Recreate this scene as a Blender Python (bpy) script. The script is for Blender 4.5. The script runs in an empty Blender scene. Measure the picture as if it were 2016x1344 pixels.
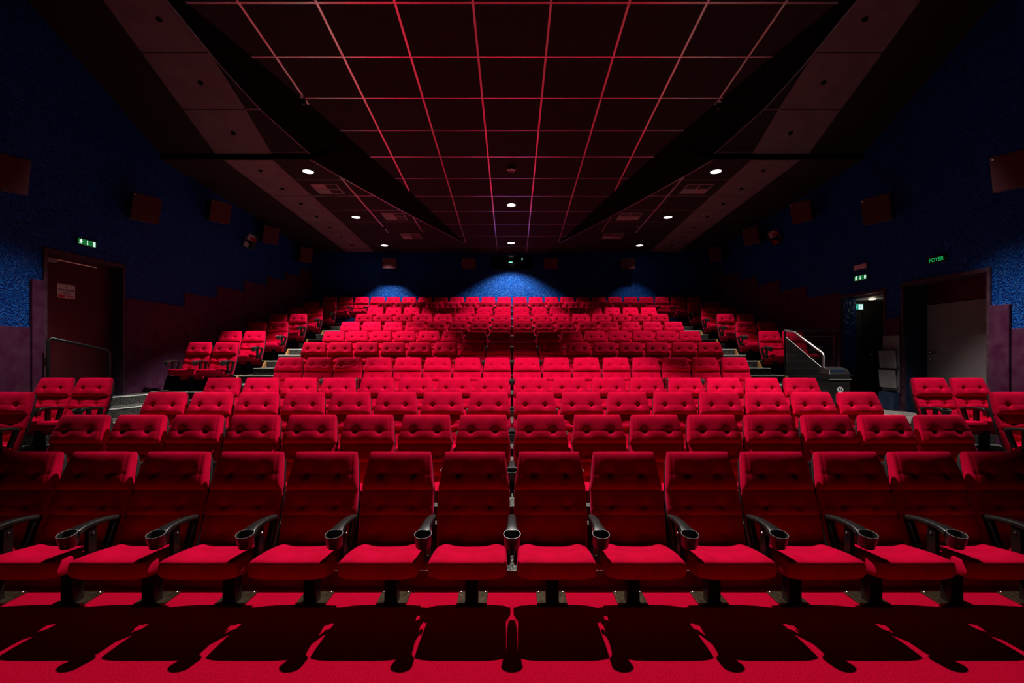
import bpy, bmesh, math, random
from mathutils import Vector, Matrix
R = math.radians
rnd = random.Random(7)
SC = bpy.context.scene
COL = SC.collection
F = 972.0            # focal length in pixels of the 2016 px wide frame
HZ = 693.0           # pixel row of the eye level
P = 0.56             # seat pitch
CZ = (1195 - HZ) * 3.4 / F     # eye height over the front floor

def at(px, py, D):
    return Vector(((px - 1008) / F * D, D, CZ + (HZ - py) / F * D))

# ------------------------------------------------------------------ materials
def newmat(name):
    m = bpy.data.materials.new(name); m.use_nodes = True
    nt = m.node_tree; b = nt.nodes['Principled BSDF']
    return m, nt, b

def simple(name, col, rough=0.5, metal=0.0, spec=0.5, sheen=0.0, emit=None, estr=0.0, coat=0.0):
    m, nt, b = newmat(name)
    b.inputs['Base Color'].default_value = (*col, 1)
    b.inputs['Roughness'].default_value = rough
    b.inputs['Metallic'].default_value = metal
    b.inputs['Specular IOR Level'].default_value = spec
    if sheen: b.inputs['Sheen Weight'].default_value = sheen
    if coat: b.inputs['Coat Weight'].default_value = coat
    if emit:
        b.inputs['Emission Color'].default_value = (*emit, 1)
        b.inputs['Emission Strength'].default_value = estr
    return m

def node(nt, typ, **kw):
    n = nt.nodes.new(typ)
    for k, v in kw.items():
        if k in n.inputs: n.inputs[k].default_value = v
        else: setattr(n, k, v)
    return n

def noisy(name, c0, c1, scale, rough=0.7, bump=0.0, detail=4, spec=0.3, sheen=0.0, lo=0.35, hi=0.65, metal=0.0, coords='Object', tint=None):
    m, nt, b = newmat(name)
    tc = node(nt, 'ShaderNodeTexCoord')
    nz = node(nt, 'ShaderNodeTexNoise', Scale=scale, Detail=detail)
    nt.links.new(tc.outputs[coords], nz.inputs['Vector'])
    cr = node(nt, 'ShaderNodeValToRGB')
    cr.color_ramp.elements[0].position = lo; cr.color_ramp.elements[1].position = hi
    cr.color_ramp.elements[0].color = (*c0, 1); cr.color_ramp.elements[1].color = (*c1, 1)
    nt.links.new(nz.outputs['Fac'], cr.inputs['Fac'])
    nt.links.new(cr.outputs['Color'], b.inputs['Base Color'])
    b.inputs['Roughness'].default_value = rough
    b.inputs['Specular IOR Level'].default_value = spec
    b.inputs['Metallic'].default_value = metal
    if sheen:
        b.inputs['Sheen Weight'].default_value = sheen
        b.inputs['Sheen Roughness'].default_value = 0.35
        if tint: b.inputs['Sheen Tint'].default_value = (*tint, 1)
    if bump:
        bp = node(nt, 'ShaderNodeBump', Strength=bump, Distance=0.01)
        nt.links.new(nz.outputs['Fac'], bp.inputs['Height'])
        nt.links.new(bp.outputs['Normal'], b.inputs['Normal'])
    return m

M = {}
M['velvet'] = noisy('red_velvet', (0.49, 0.0006, 0.025), (0.58, 0.001, 0.035), 9, rough=0.9, spec=0.03, sheen=0.22, tint=(1.0, 0.05, 0.22), bump=0.02)
M['carpet_red'] = noisy('red_carpet', (0.36, 0.0004, 0.012), (0.60, 0.003, 0.036), 150, rough=0.95, spec=0.01, bump=0.6, detail=6, sheen=0.12, tint=(1, .05, .2))
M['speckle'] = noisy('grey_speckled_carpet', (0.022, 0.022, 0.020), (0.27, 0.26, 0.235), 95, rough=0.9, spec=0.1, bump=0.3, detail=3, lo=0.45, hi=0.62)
M['speckle_shaded'] = noisy('shaded_speckled_carpet', (0.012, 0.012, 0.011), (0.16, 0.155, 0.14), 95, rough=0.9, spec=0.1, bump=0.3, detail=3, lo=0.45, hi=0.64)  # same speckled carpet, weaker light on aisles and landing painted in
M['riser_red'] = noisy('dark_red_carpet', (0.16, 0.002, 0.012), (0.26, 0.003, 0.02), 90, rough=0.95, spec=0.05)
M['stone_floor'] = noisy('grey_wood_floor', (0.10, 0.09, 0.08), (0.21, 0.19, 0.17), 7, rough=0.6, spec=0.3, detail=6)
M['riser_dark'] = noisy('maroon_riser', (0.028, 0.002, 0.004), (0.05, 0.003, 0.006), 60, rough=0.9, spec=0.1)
M['wood'] = noisy('birch_edge', (0.26, 0.12, 0.035), (0.40, 0.21, 0.07), 12, rough=0.5)
M['black_plastic'] = noisy('black_plastic', (0.010, 0.010, 0.010), (0.016, 0.015, 0.015), 60, rough=0.34, spec=0.6, bump=0.02)
M['rim'] = simple('rim_highlight', (0.20, 0.19, 0.18), rough=0.35)  # grey paints the lit edge on the black cup rims
M['black_metal'] = simple('black_metal', (0.006, 0.005, 0.005), rough=0.4, spec=0.3)
M['shell'] = simple('black_shell', (0.006, 0.006, 0.007), rough=0.55)
M['bronze'] = noisy('dark_bronze_plate', (0.05, 0.035, 0.02), (0.12, 0.085, 0.05), 40, rough=0.35, metal=0.7)
M['steel'] = simple('brushed_steel', (0.72, 0.68, 0.64), rough=0.3, metal=1.0)
M['white_strip'] = simple('white_nosing', (0.72, 0.72, 0.68), rough=0.5)
M['tile'] = noisy('black_ceiling_tile', (0.016, 0.014, 0.015), (0.024, 0.02, 0.021), 120, rough=0.85, spec=0.2)
M['tbar'] = simple('painted_grid_bar', (0.95, 0.90, 0.92), rough=0.30, metal=0.85)
M['tile_gap'] = simple('dark_joint', (0.004, 0.004, 0.004), rough=0.9)
M['panel'] = noisy('mauve_acoustic_panel', (0.14, 0.11, 0.122), (0.17, 0.138, 0.15), 3, rough=0.7, spec=0.2)
M['fascia'] = simple('black_bulkhead', (0.004, 0.003, 0.003), rough=0.95, spec=0.05)
M['purple'] = noisy('purple_wainscot', (0.056, 0.006, 0.032), (0.092, 0.034, 0.070), 5.5, rough=0.6, spec=0.10, detail=8, lo=0.3, hi=0.8, bump=0.05)
M['door_frame'] = noisy('purple_door_frame', (0.035, 0.012, 0.024), (0.07, 0.032, 0.05), 14, rough=0.55, spec=0.3, detail=6)
M['door_red'] = noisy('dark_red_door', (0.040, 0.004, 0.006), (0.058, 0.006, 0.010), 3, rough=0.5, spec=0.3)
M['door_grey'] = noisy('warm_grey_door', (0.185, 0.155, 0.16), (0.215, 0.18, 0.185), 2, rough=0.55, spec=0.3)
M['door_black'] = simple('black_door', (0.006, 0.006, 0.007), rough=0.45)
M['grey_board'] = noisy('grey_board', (0.19, 0.18, 0.185), (0.235, 0.22, 0.225), 4, rough=0.6)
M['dark_blue'] = noisy('dark_blue_paint', (0.008, 0.016, 0.045), (0.014, 0.028, 0.07), 6, rough=0.6)
M['black'] = simple('matte_black', (0.003, 0.003, 0.003), rough=0.8)
M['speaker_cloth'] = noisy('speaker_cloth', (0.075, 0.022, 0.028), (0.095, 0.032, 0.038), 300, rough=0.9, spec=0.1)  # black cloth; the red it reflects is put into its colour
M['white'] = simple('white_plastic', (0.75, 0.73, 0.72), rough=0.4)
M['paper'] = simple('white_paper', (0.62, 0.52, 0.55), rough=0.7)
M['ink'] = simple('black_ink', (0.02, 0.012, 0.02), rough=0.8)
M['red_ink'] = simple('red_ink', (0.55, 0.01, 0.05), rough=0.7)
M['lamp'] = simple('lit_lamp', (1, 1, 1), emit=(1.0, 0.97, 0.92), estr=3)
M['lamp_dim'] = simple('lit_lamp_warm', (1, 1, 1), emit=(1.0, 0.8, 0.55), estr=4)
M['green_lit'] = simple('lit_green_panel', (0.0, 0.10, 0.03), emit=(0.004, 0.17, 0.035), estr=0.75)
M['white_lit'] = simple('lit_white_pictogram', (0.8, 0.85, 0.85), emit=(0.75, 0.95, 0.95), estr=0.95)
M['teal_lit'] = simple('lit_teal_panel', (0.0, 0.2, 0.15), emit=(0.004, 0.34, 0.27), estr=0.8)
M['foyer_lit'] = simple('lit_green_letters', (0.0, 0.2, 0.06), emit=(0.01, 0.42, 0.12), estr=0.85)
M['booth_green'] = simple('lit_green_indicator', (0.1, 0.9, 0.4), emit=(0.25, 1.0, 0.55), estr=2.0)
M['booth_cyan'] = simple('lit_cyan_indicator', (0.3, 0.9, 0.9), emit=(0.35, 0.95, 1.0), estr=1.6)
M['pink_lens'] = simple('frosted_lens', (0.85, 0.6, 0.62), rough=0.25, spec=0.6)
M['red_reflection'] = simple('red_reflection', (0.5, 0.01, 0.02), rough=0.4)  # red reflections on the floodlights, put in as solid colour
M['grill_grey'] = simple('grey_grille', (0.30, 0.27, 0.27), rough=0.45)

def wallpaper():
    m, nt, b = newmat('blue_swirl_wallpaper')
    tc = node(nt, 'ShaderNodeTexCoord')
    nz = node(nt, 'ShaderNodeTexNoise', Scale=7.0, Detail=1.5)
    nt.links.new(tc.outputs['Object'], nz.inputs['Vector'])
    mul = node(nt, 'ShaderNodeMath', operation='MULTIPLY'); mul.inputs[1].default_value = 62.0
    nt.links.new(nz.outputs['Fac'], mul.inputs[0])
    sn = node(nt, 'ShaderNodeMath', operation='SINE')
    nt.links.new(mul.outputs[0], sn.inputs[0])
    mr = node(nt, 'ShaderNodeMapRange'); mr.inputs['From Min'].default_value = -1
    nt.links.new(sn.outputs[0], mr.inputs['Value'])
    cr = node(nt, 'ShaderNodeValToRGB')
    cr.color_ramp.elements[0].position = 0.1; cr.color_ramp.elements[1].position = 0.95
    cr.color_ramp.elements[0].color = (0.0012, 0.024, 0.165, 1)
    cr.color_ramp.elements[1].color = (0.009, 0.088, 0.36, 1)
    nt.links.new(mr.outputs[0], cr.inputs['Fac'])
    nt.links.new(cr.outputs['Color'], b.inputs['Base Color'])
    bp = node(nt, 'ShaderNodeBump', Strength=0.9, Distance=0.008)
    nt.links.new(mr.outputs[0], bp.inputs['Height'])
    nt.links.new(bp.outputs['Normal'], b.inputs['Normal'])
    b.inputs['Roughness'].default_value = 0.45
    b.inputs['Specular IOR Level'].default_value = 0.10
    return m
M['wallpaper'] = wallpaper()

def glassmat(name, dirt, tint):
    m, nt, b = newmat(name)
    out = nt.nodes['Material Output']
    tr = node(nt, 'ShaderNodeBsdfTransparent'); tr.inputs[0].default_value = (*tint, 1)
    gl = node(nt, 'ShaderNodeBsdfGlossy', Roughness=0.08); gl.inputs[0].default_value = (.6, .6, .6, 1)
    fr = node(nt, 'ShaderNodeFresnel', IOR=1.45)
    mx = node(nt, 'ShaderNodeMixShader')
    nt.links.new(fr.outputs[0], mx.inputs[0]); nt.links.new(tr.outputs[0], mx.inputs[1]); nt.links.new(gl.outputs[0], mx.inputs[2])
    last = mx
    if dirt:
        tc = node(nt, 'ShaderNodeTexCoord')
        nz = node(nt, 'ShaderNodeTexNoise', Scale=70.0, Detail=6.0)
        nt.links.new(tc.outputs['Object'], nz.inputs['Vector'])
        cr = node(nt, 'ShaderNodeValToRGB')
        cr.color_ramp.elements[0].position = 0.58; cr.color_ramp.elements[1].position = 0.80
        cr.color_ramp.elements[0].color = (dirt * .5, dirt * .5, dirt * .5, 1); cr.color_ramp.elements[1].color = (0.7, 0.7, 0.7, 1)
        nt.links.new(nz.outputs['Fac'], cr.inputs['Fac'])
        df = node(nt, 'ShaderNodeBsdfDiffuse'); df.inputs[0].default_value = (0.30, 0.29, 0.30, 1)
        m2 = node(nt, 'ShaderNodeMixShader')
        nt.links.new(cr.outputs['Color'], m2.inputs[0]); nt.links.new(mx.outputs[0], m2.inputs[1]); nt.links.new(df.outputs[0], m2.inputs[2])
        last = m2
    nt.links.new(last.outputs[0], out.inputs['Surface'])
    return m
M['glass'] = glassmat('dusty_glass', 0.07, (0.75, 0.75, 0.75))
M['clear_glass'] = glassmat('booth_glass', 0.0, (0.9, 0.93, 0.93))

# ------------------------------------------------------------------ mesh builder
class MB:
    def __init__(s): s.v = []; s.f = []; s.mi = []
    def add(s, vs, fs, mi=0):
        o = len(s.v); s.v += [tuple(v) for v in vs]
        for f in fs: s.f.append(tuple(i + o for i in f)); s.mi.append(mi)
        return s
    def box(s, x0, x1, y0, y1, z0, z1, mi=0, mtx=None):
        vs = [Vector((x, y, z)) for z in (z0, z1) for y in (y0, y1) for x in (x0, x1)]
        if mtx: vs = [mtx @ v for v in vs]
        return s.add(vs, [(0, 2, 3, 1), (4, 5, 7, 6), (0, 1, 5, 4), (2, 6, 7, 3), (0, 4, 6, 2), (1, 3, 7, 5)], mi)
    def prism(s, poly, z0, z1, mi=0, axis='z'):
        n = len(poly)
        if axis == 'z': a = [(p[0], p[1], z0) for p in poly]; b = [(p[0], p[1], z1) for p in poly]
        elif axis == 'x': a = [(z0, p[0], p[1]) for p in poly]; b = [(z1, p[0], p[1]) for p in poly]
        else: a = [(p[0], z0, p[1]) for p in poly]; b = [(p[0], z1, p[1]) for p in poly]
        fs = [tuple(range(n - 1, -1, -1)), tuple(range(n, 2 * n))]
        fs += [(i, (i + 1) % n, (i + 1) % n + n, i + n) for i in range(n)]
        return s.add(a + b, fs, mi)
    def tube(s, pts, r, n=10, mi=0, cap=True):
        pts = [Vector(p) for p in pts]; rings = []
        up = None
        for i, p in enumerate(pts):
            d = (pts[min(i + 1, len(pts) - 1)] - pts[max(i - 1, 0)]).normalized()
            if up is None: up = Vector((0, 0, 1)) if abs(d.z) < 0.9 else Vector((1, 0, 0))
            a = d.cross(up).normalized(); b = a.cross(d).normalized(); up = b
            rr = r[i] if isinstance(r, (list, tuple)) else r
            rings.append([p + (a * math.cos(t) + b * math.sin(t)) * rr for t in [2 * math.pi * k / n for k in range(n)]])
        vs = [v for g in rings for v in g]; fs = []
        for i in range(len(pts) - 1):
            for k in range(n):
                fs.append((i * n + k, i * n + (k + 1) % n, (i + 1) * n + (k + 1) % n, (i + 1) * n + k))
        if cap:
            fs.append(tuple(range(n - 1, -1, -1))); fs.append(tuple((len(pts) - 1) * n + k for k in range(n)))
        return s.add(vs, fs, mi)
    def lathe(s, prof, n=24, mtx=None, mi=0, cap0=False, cap1=False):
        vs = []; fs = []
        for r, z in prof:
            for k in range(n):
                t = 2 * math.pi * k / n; v = Vector((r * math.cos(t), r * math.sin(t), z))
                vs.append(mtx @ v if mtx else v)
        for i in range(len(prof) - 1):
            for k in range(n):
                fs.append((i * n + k, i * n + (k + 1) % n, (i + 1) * n + (k + 1) % n, (i + 1) * n + k))
        if cap0: fs.append(tuple(range(n - 1, -1, -1)))
        if cap1: fs.append(tuple((len(prof) - 1) * n + k for k in range(n)))
        return s.add(vs, fs, mi)
    def grid(s, fn, nu, nv, mi=0, flip=False):
        vs = [fn(i, j) for j in range(nv + 1) for i in range(nu + 1)]; fs = []
        for j in range(nv):
            for i in range(nu):
                a = j * (nu + 1) + i; q = (a, a + 1, a + nu + 2, a + nu + 1)
                fs.append(q[::-1] if flip else q)
        return s.add(vs, fs, mi)
    def mesh(s, name, mats, smooth=False, bevel=0, seg=2, merge=False, byface=None):
        me = bpy.data.meshes.new(name); me.from_pydata(s.v, [], s.f)
        if not isinstance(mats, (list, tuple)): mats = [mats]
        for m in mats: me.materials.append(M[m])
        for p, i in zip(me.polygons, s.mi): p.material_index = i
        bm = bmesh.new(); bm.from_mesh(me)
        if merge: bmesh.ops.remove_doubles(bm, verts=bm.verts, dist=1e-5)
        bmesh.ops.recalc_face_normals(bm, faces=bm.faces)
        if bevel:
            es = [e for e in bm.edges if len(e.link_faces) == 2 and e.calc_face_angle(0) > R(35)]
            bmesh.ops.bevel(bm, geom=es, offset=bevel, segments=seg, profile=0.6, affect='EDGES', clamp_overlap=True)
        if byface:
            bm.normal_update()
            for f in bm.faces: f.material_index = byface(f)
        bm.to_mesh(me); bm.free()
        if smooth:
            me.polygons.foreach_set('use_smooth', [True] * len(me.polygons))
            try: me.set_sharp_from_angle(angle=R(smooth if smooth > 1 else 40))
            except Exception: pass
        return me
    def build(s, name, mats, parent=None, **kw):
        return link(name, s.mesh(name, mats, **kw), parent)

def link(name, data, parent=None):
    o = bpy.data.objects.new(name, data); COL.objects.link(o)
    if parent: o.parent = parent
    return o
def thing(name, label, cat, loc=(0, 0, 0), rot=(0, 0, 0), group=None):
    o = link(name, None); o.location = loc; o.rotation_euler = rot
    o.empty_display_size = 0.1
    return tag(o, label, cat, group)
def tag(o, label, cat, group=None):
    o['label'] = label; o['category'] = cat
    if group: o['group'] = group
    return o
def struct(o, label=None):
    o['kind'] = 'structure'
    if label: o['label'] = label
    return o

# ------------------------------------------------------------------ the seat
AL = math.atan(0.371); UP = Vector((0, math.sin(AL), math.cos(AL))); NF = Vector((0, -math.cos(AL), math.sin(AL)))
P0 = Vector((0, -0.03, 0.40))
def sgrid(n, k=1.5):
    out = []
    for i in range(n + 1):
        s = 2 * i / n - 1; a = 1 - (1 - abs(s)) ** k
        out.append(math.copysign(a, s) if s else 0.0)
    return out
def edge(a, n): return max(0.0, 1 - abs(a) ** n) ** (1.0 / n)

def back_cushion(t0, t1, w0, w1, nback, nf0, nf1, vb, bx, depth, nu, nv, bow=0.0):
    """pillow between t0 (bottom) and t1 (top) up the reclined back; tufted with two buttons at v = vb"""
    mb = MB(); us = sgrid(nu); vs_ = sgrid(nv); L = t1 - t0
    def details(x, t):
        d = 0.0
        tb = t0 + (vb + 1) / 2 * L
        for sx in (-1, 1):
            dx, dt = x - sx * bx, t - tb
            r2 = dx * dx + dt * dt
            d += depth * math.exp(-r2 / (2 * 0.015 ** 2)) + 0.011 * math.exp(-r2 / (2 * 0.045 ** 2))
            for ang in (-62, -118):          # pleats fanning down from the button
                ca, sa = math.cos(R(ang)), math.sin(R(ang))
                al, ac = dx * ca + dt * sa, -dx * sa + dt * ca
                if al > 0: d += 0.0065 * math.exp(-(ac / 0.006) ** 2) * math.exp(-(al / 0.045) ** 2)
        d += 0.0045 * math.exp(-((t - tb) / 0.006) ** 2) * (1 if abs(x) < 0.235 else 0.5)
        return d
    def pos(i, j, front):
        u, v = us[i], vs_[j]; f = (v + 1) / 2
        w = w0 + (w1 - w0) * f
        x = u * w; t = t0 + f * L
        e = edge(u, 6.0) * edge(v, 4.0)
        mid = nback * 0.5
        if front:
            nf = nf0 + (nf1 - nf0) * f - bow * u * u
            seam = 0.004 * math.exp(-((abs(u) - 0.88) / 0.02) ** 2)
            n = mid + (nf - mid) * e - (details(x, t) + seam) * min(1, e * 1.6) ** 2
        else: n = mid + (nback - mid) * e
        p = P0 + UP * t + NF * n
        return Vector((x, p.y, p.z))
    mb.grid(lambda i, j: pos(i, j, True), nu, nv)
    mb.grid(lambda i, j: pos(i, j, False), nu, nv, flip=True)
    return mb

def seat_cushion(nu, nv):
    mb = MB(); us = sgrid(nu); vs_ = sgrid(nv)
    def pos(i, j, top):
        u, v = us[i], vs_[j]; f = (v + 1) / 2          # f 0 front, 1 back
        hw = 0.247 - 0.010 * f + 0.004 * math.sin(f * 3.1)
        y = -0.448 + f * 0.436 + 0.022 * (abs(u) ** 5) * (1 - f)
        e = edge(u, 6.5) * edge(v, 7.0)
        zt = 0.466 - 0.062 * f + 0.012 * math.sin(f * math.pi) - 0.016 * (1 - u * u) * math.sin(math.pi * min(1, f * 1.1)) \
             + 0.016 * math.exp(-((abs(u) - 0.72) / 0.2) ** 2) * f
        zb = 0.338 - 0.06 * f
        zm = zb + (zt - zb) * 0.45
        if top:
            z = zm + (zt - zm) * e - 0.003 * math.exp(-((abs(u) - 0.84) / 0.02) ** 2) * e
        else: z = zm + (zb - zm) * e
        return Vector((u * hw, y, z))
    mb.grid(lambda i, j: pos(i, j, True), nu, nv)
    mb.grid(lambda i, j: pos(i, j, False), nu, nv, flip=True)
    return mb

def shell_mb():
    mb = MB(); n = 8
    ts = [-0.16, 0.0, 0.2, 0.378, 0.60, 0.652]; ws = [0.225, 0.245, 0.262, 0.262, 0.230, 0.205]
    def ring(off):
        out = []
        for t, w in zip(ts, ws):
            for k in range(n + 1):
                u = 2 * k / n - 1
                p = P0 + UP * t + NF * (off + 0.012 * u * u)
                out.append(Vector((u * w, p.y, p.z)))
        return out
    for off, fl in ((-0.098, False), (-0.125, True)):
        r = ring(off); fs = []
        for j in range(len(ts) - 1):
            for k in range(n):
                a = j * (n + 1) + k; q = (a, a + 1, a + n + 2, a + n + 1); fs.append(q[::-1] if fl else q)
        mb.add(r, fs)
    N = len(ts) * (n + 1); m = len(ts) - 1; fs = []
    for j in range(m):
        a, b = j * (n + 1), (j + 1) * (n + 1)
        fs.append((a, a + N, b + N, b)); fs.append((a + n, b + n, b + n + N, a + n + N))
    for k in range(n):
        fs.append((k, k + 1, k + 1 + N, k + N)); t = m * (n + 1) + k; fs.append((t, t + N, t + 1 + N, t + 1))
    for f in fs: mb.f.append(f); mb.mi.append(0)
    return mb

CUP_Y, CUP_Z = -0.395, 0.612
def arm_mb():
    """curved bar sweeping forward to the cup ring; local x = 0 on the seat boundary"""
    mb = MB()
    st = [(0.024, 0.597, 0.012, 0.022), (0.006, 0.603, 0.022, 0.029), (-0.05, 0.616, 0.028, 0.032), (-0.14, 0.629, 0.029, 0.033),
          (-0.22, 0.634, 0.030, 0.034), (-0.29, 0.633, 0.034, 0.038), (-0.335, 0.628, 0.043, 0.048), (-0.355, 0.623, 0.046, 0.055)]
    n = 16; rings = []
    for y, z, hw, th in st:
        ring = []
        for k in range(n):
            a = 2 * math.pi * k / n; c, s_ = math.cos(a), math.sin(a)
            x = math.copysign(abs(c) ** 0.5, c) * hw
            zz = math.copysign(abs(s_) ** 0.5, s_) * th * 0.5
            ring.append(Vector((x, y, z - th * 0.5 + zz)))
        rings.append(ring)
    vs = [v for g in rings for v in g]; fs = []
    for i in range(len(rings) - 1):
        for k in range(n): fs.append((i * n + k, i * n + (k + 1) % n, (i + 1) * n + (k + 1) % n, (i + 1) * n + k))
    fs.append(tuple(range(n))); fs.append(tuple((len(rings) - 1) * n + k for k in range(n - 1, -1, -1)))
    return mb.add(vs, fs)
CUPM = Matrix.Translation((0, CUP_Y, CUP_Z)) @ Matrix.Rotation(R(12), 4, 'X')
def cup_mb():
    mb = MB()
    mb.lathe([(0.0, -0.084), (0.044, -0.084), (0.048, -0.078), (0.0545, -0.004), (0.0555, 0.0)], 28, CUPM, 0)
    mb.lathe([(0.0555, 0.0), (0.0545, 0.0025), (0.051, 0.0025), (0.050, 0.0)], 28, CUPM, 1)
    mb.lathe([(0.050, 0.0), (0.044, -0.074), (0.0, -0.074)], 28, CUPM, 2)
    return mb
def armsup_mb():
    mb = MB()
    for sx in (-1, 1):
        mb.prism([(-0.250, 0.607), (-0.190, 0.61), (-0.188, 0.37), (-0.252, 0.37)], sx * 0.013 - 0.002, sx * 0.013 + 0.002, axis='x')    # twin post plates
        mb.prism([(0.020, 0.585), (-0.035, 0.60), (-0.120, 0.40), (-0.075, 0.38)], sx * 0.013 - 0.002, sx * 0.013 + 0.002, axis='x')     # twin rear struts
    for sx in (-1, 1):                                                                                              # thin hanger plates
        pts = [(sx * 0.013, 0.40), (sx * 0.013, 0.375), (sx * 0.016, 0.362), (sx * 0.0265, 0.352)]
        for (xa, za), (xb, zb) in zip(pts[:-1], pts[1:]):
            mb.add([(xa - 0.002, -0.25, za), (xa + 0.002, -0.25, za), (xb + 0.002, -0.25, zb), (xb - 0.002, -0.25, zb),
                    (xa - 0.002, -0.19, za), (xa + 0.002, -0.19, za), (xb + 0.002, -0.19, zb), (xb - 0.002, -0.19, zb)],
                   [(0, 1, 2, 3), (7, 6, 5, 4), (0, 3, 7, 4), (1, 5, 6, 2), (0, 4, 5, 1), (3, 2, 6, 7)])
    return mb
def screw_mb():
    mb = MB()
    for sx in (-1, 1):
        mb.lathe([(0.0, 0.0235), (0.006, 0.0235), (0.008, 0.019)], 10, Matrix.Translation((0, -0.22, 0.555)) @ Matrix.Rotation(R(90 * sx), 4, 'Y'))
    return mb

ME = {}
ME['headrest'] = back_cushion(0.378, 0.659, 0.263, 0.226, -0.10, 0.031, 0.004, -0.20, 0.117, 0.026, 46, 34, 0.010).mesh('headrest', 'velvet', smooth=80, merge=True)
ME['upper'] = back_cushion(0.200, 0.381, 0.266, 0.263, -0.10, 0.006, -0.022, -0.25, 0.122, 0.018, 44, 22, 0.004).mesh('back_cushion', 'velvet', smooth=80, merge=True)
ME['lumbar'] = back_cushion(-0.165, 0.203, 0.246, 0.266, -0.10, 0.000, -0.026, 0.28, 0.125, 0.018, 44, 30, -0.016).mesh('lumbar_cushion', 'velvet', smooth=80, merge=True)
ME['seat'] = seat_cushion(36, 34).mesh('seat', 'velvet', smooth=80, merge=True)
ME['shell'] = shell_mb().mesh('backrest', 'shell', smooth=40)
ME['arm'] = arm_mb().mesh('armrest', 'black_plastic', smooth=50)
ME['cup'] = cup_mb().mesh('cup_holder', ['black_plastic', 'rim', 'black_plastic'], smooth=50, merge=True)
ME['armsup'] = armsup_mb().mesh('arm_support', 'black_metal')
ME['screw'] = screw_mb().mesh('screw', 'steel', smooth=40)
ME['leg'] = MB().box(-0.045, 0.045, -0.085, 0.0, 0.012, 0.345).mesh('leg', 'black_metal', bevel=0.006)
ME['beam'] = MB().box(-0.27, 0.27, -0.05, 0.03, 0.275, 0.335).mesh('beam', 'black_metal', bevel=0.006)
ME['plate'] = MB().box(-0.105, 0.105, -0.10, 0.10, 0.0, 0.012).mesh('base_plate', 'bronze', bevel=0.003)
def bolt_mesh():
    mb = MB(); mb.lathe([(0.009, 0.0), (0.009, 0.007), (0.006, 0.010), (0.0, 0.011)], 8); return mb.mesh('bolt', 'steel', smooth=40)
ME['bolt'] = bolt_mesh()

def add_arm(root, x, full):
    a = link('armrest', ME['arm'], root); a.location.x = x
    link('cup_holder', ME['cup'], a)
    link('arm_support', ME['armsup'], a)
    if full: link('screw', ME['screw'], a)
    return a

def make_seat(full):
    r = thing('cinema_seat', '', 'seat')
    b = link('backrest', ME['shell'], r)
    link('headrest', ME['headrest'], b); link('back_cushion', ME['upper'], b); link('lumbar_cushion', ME['lumbar'], b)
    link('seat', ME['seat'], r)
    add_arm(r, -P / 2, full)
    link('beam', ME['beam'], r)
    link('leg', ME['leg'], r)
    pl = link('base_plate', ME['plate'], r)
    if full:
        for sx in (-1, 1):
            for sy in (-1, 1):
                q = link('bolt', ME['bolt'], pl); q.location = (sx * 0.088, sy * 0.082, 0.012)
    return r

def copy_tree(o, parent=None):
    c = o.copy(); COL.objects.link(c); c.parent = parent
    for ch in o.children: copy_tree(ch, c)
    return c

ROW_D = [3.70, 4.83, 5.99, 7.18, 9.33, 10.49, 11.66, 12.85, 14.03, 15.20, 16.38, 17.50]
ROW_Y = [887, 815, 770.5, 742, 702, 672.5, 650.5, 632, 617, 604.5, 593.5, 583.5]
HEAD = [CZ + (HZ - y) / F * d for d, y in zip(ROW_D, ROW_Y)]
FL = [h - HEAD[0] for h in HEAD]
FL = [0.0, FL[1], FL[2], FL[3], FL[4]] + [FL[5] + (FL[11] - FL[5]) * k / 6 for k in range(7)]
ROWN = ['front', 'second', 'third', 'fourth', 'fifth', 'sixth', 'seventh', 'eighth', 'ninth', 'tenth', 'eleventh', 'back']
ORD = ['first', 'second', 'third', 'fourth', 'fifth', 'sixth', 'seventh', 'eighth', 'ninth', 'tenth', 'eleventh', 'twelfth']
NSIDE = [7] + [8] * 10 + [12]
IN_, OUT = 10.85, 11.85
SIDES = {2: [-IN_, IN_], 3: [-OUT, -IN_, IN_, OUT], 5: [-OUT, -IN_], 6: [-OUT, -IN_, IN_, OUT]}
for k in range(7, 11): SIDES[k] = [-OUT, -IN_, IN_, OUT]

proto = {}
def place(row, idx, label, right_arm):
    full = row == 0
    if full not in proto: o = proto[full] = make_seat(full)
    else: o = copy_tree(proto[full])
    o.location = (idx * P, ROW_D[row] - 0.20, FL[row])
    o['label'] = label
    o['group'] = 'red seats of the %s row' % ROWN[row]
    return o
ends = []
for row in range(12):
    n = NSIDE[row]
    for i in range(2 * n):
        idx = i - n + 0.5
        side = 'left' if idx < 0 else 'right'; k = int(abs(idx) + 0.5)
        lab = 'red tufted cinema seat in the %s row, %s %s of the centre armrest line' % (ROWN[row], ORD[k - 1], side)
        o = place(row, idx, lab, False)
        if i == 2 * n - 1: ends.append((o, row == 0))
    for idx in SIDES.get(row, []):
        side = 'left' if idx < 0 else 'right'
        where = 'on the %s aisle steps' % side if abs(idx) == IN_ else 'nearest the %s wall' % side
        lab = 'red tufted cinema seat in the %s row, %s' % (ROWN[row], where)
        o = place(row, idx, lab, False)
        if abs(idx - (-IN_)) < 1e-6 or (idx > 0 and idx == max(SIDES[row])): ends.append((o, False))
for o, f in ends: add_arm(o, P / 2, f)

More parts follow.
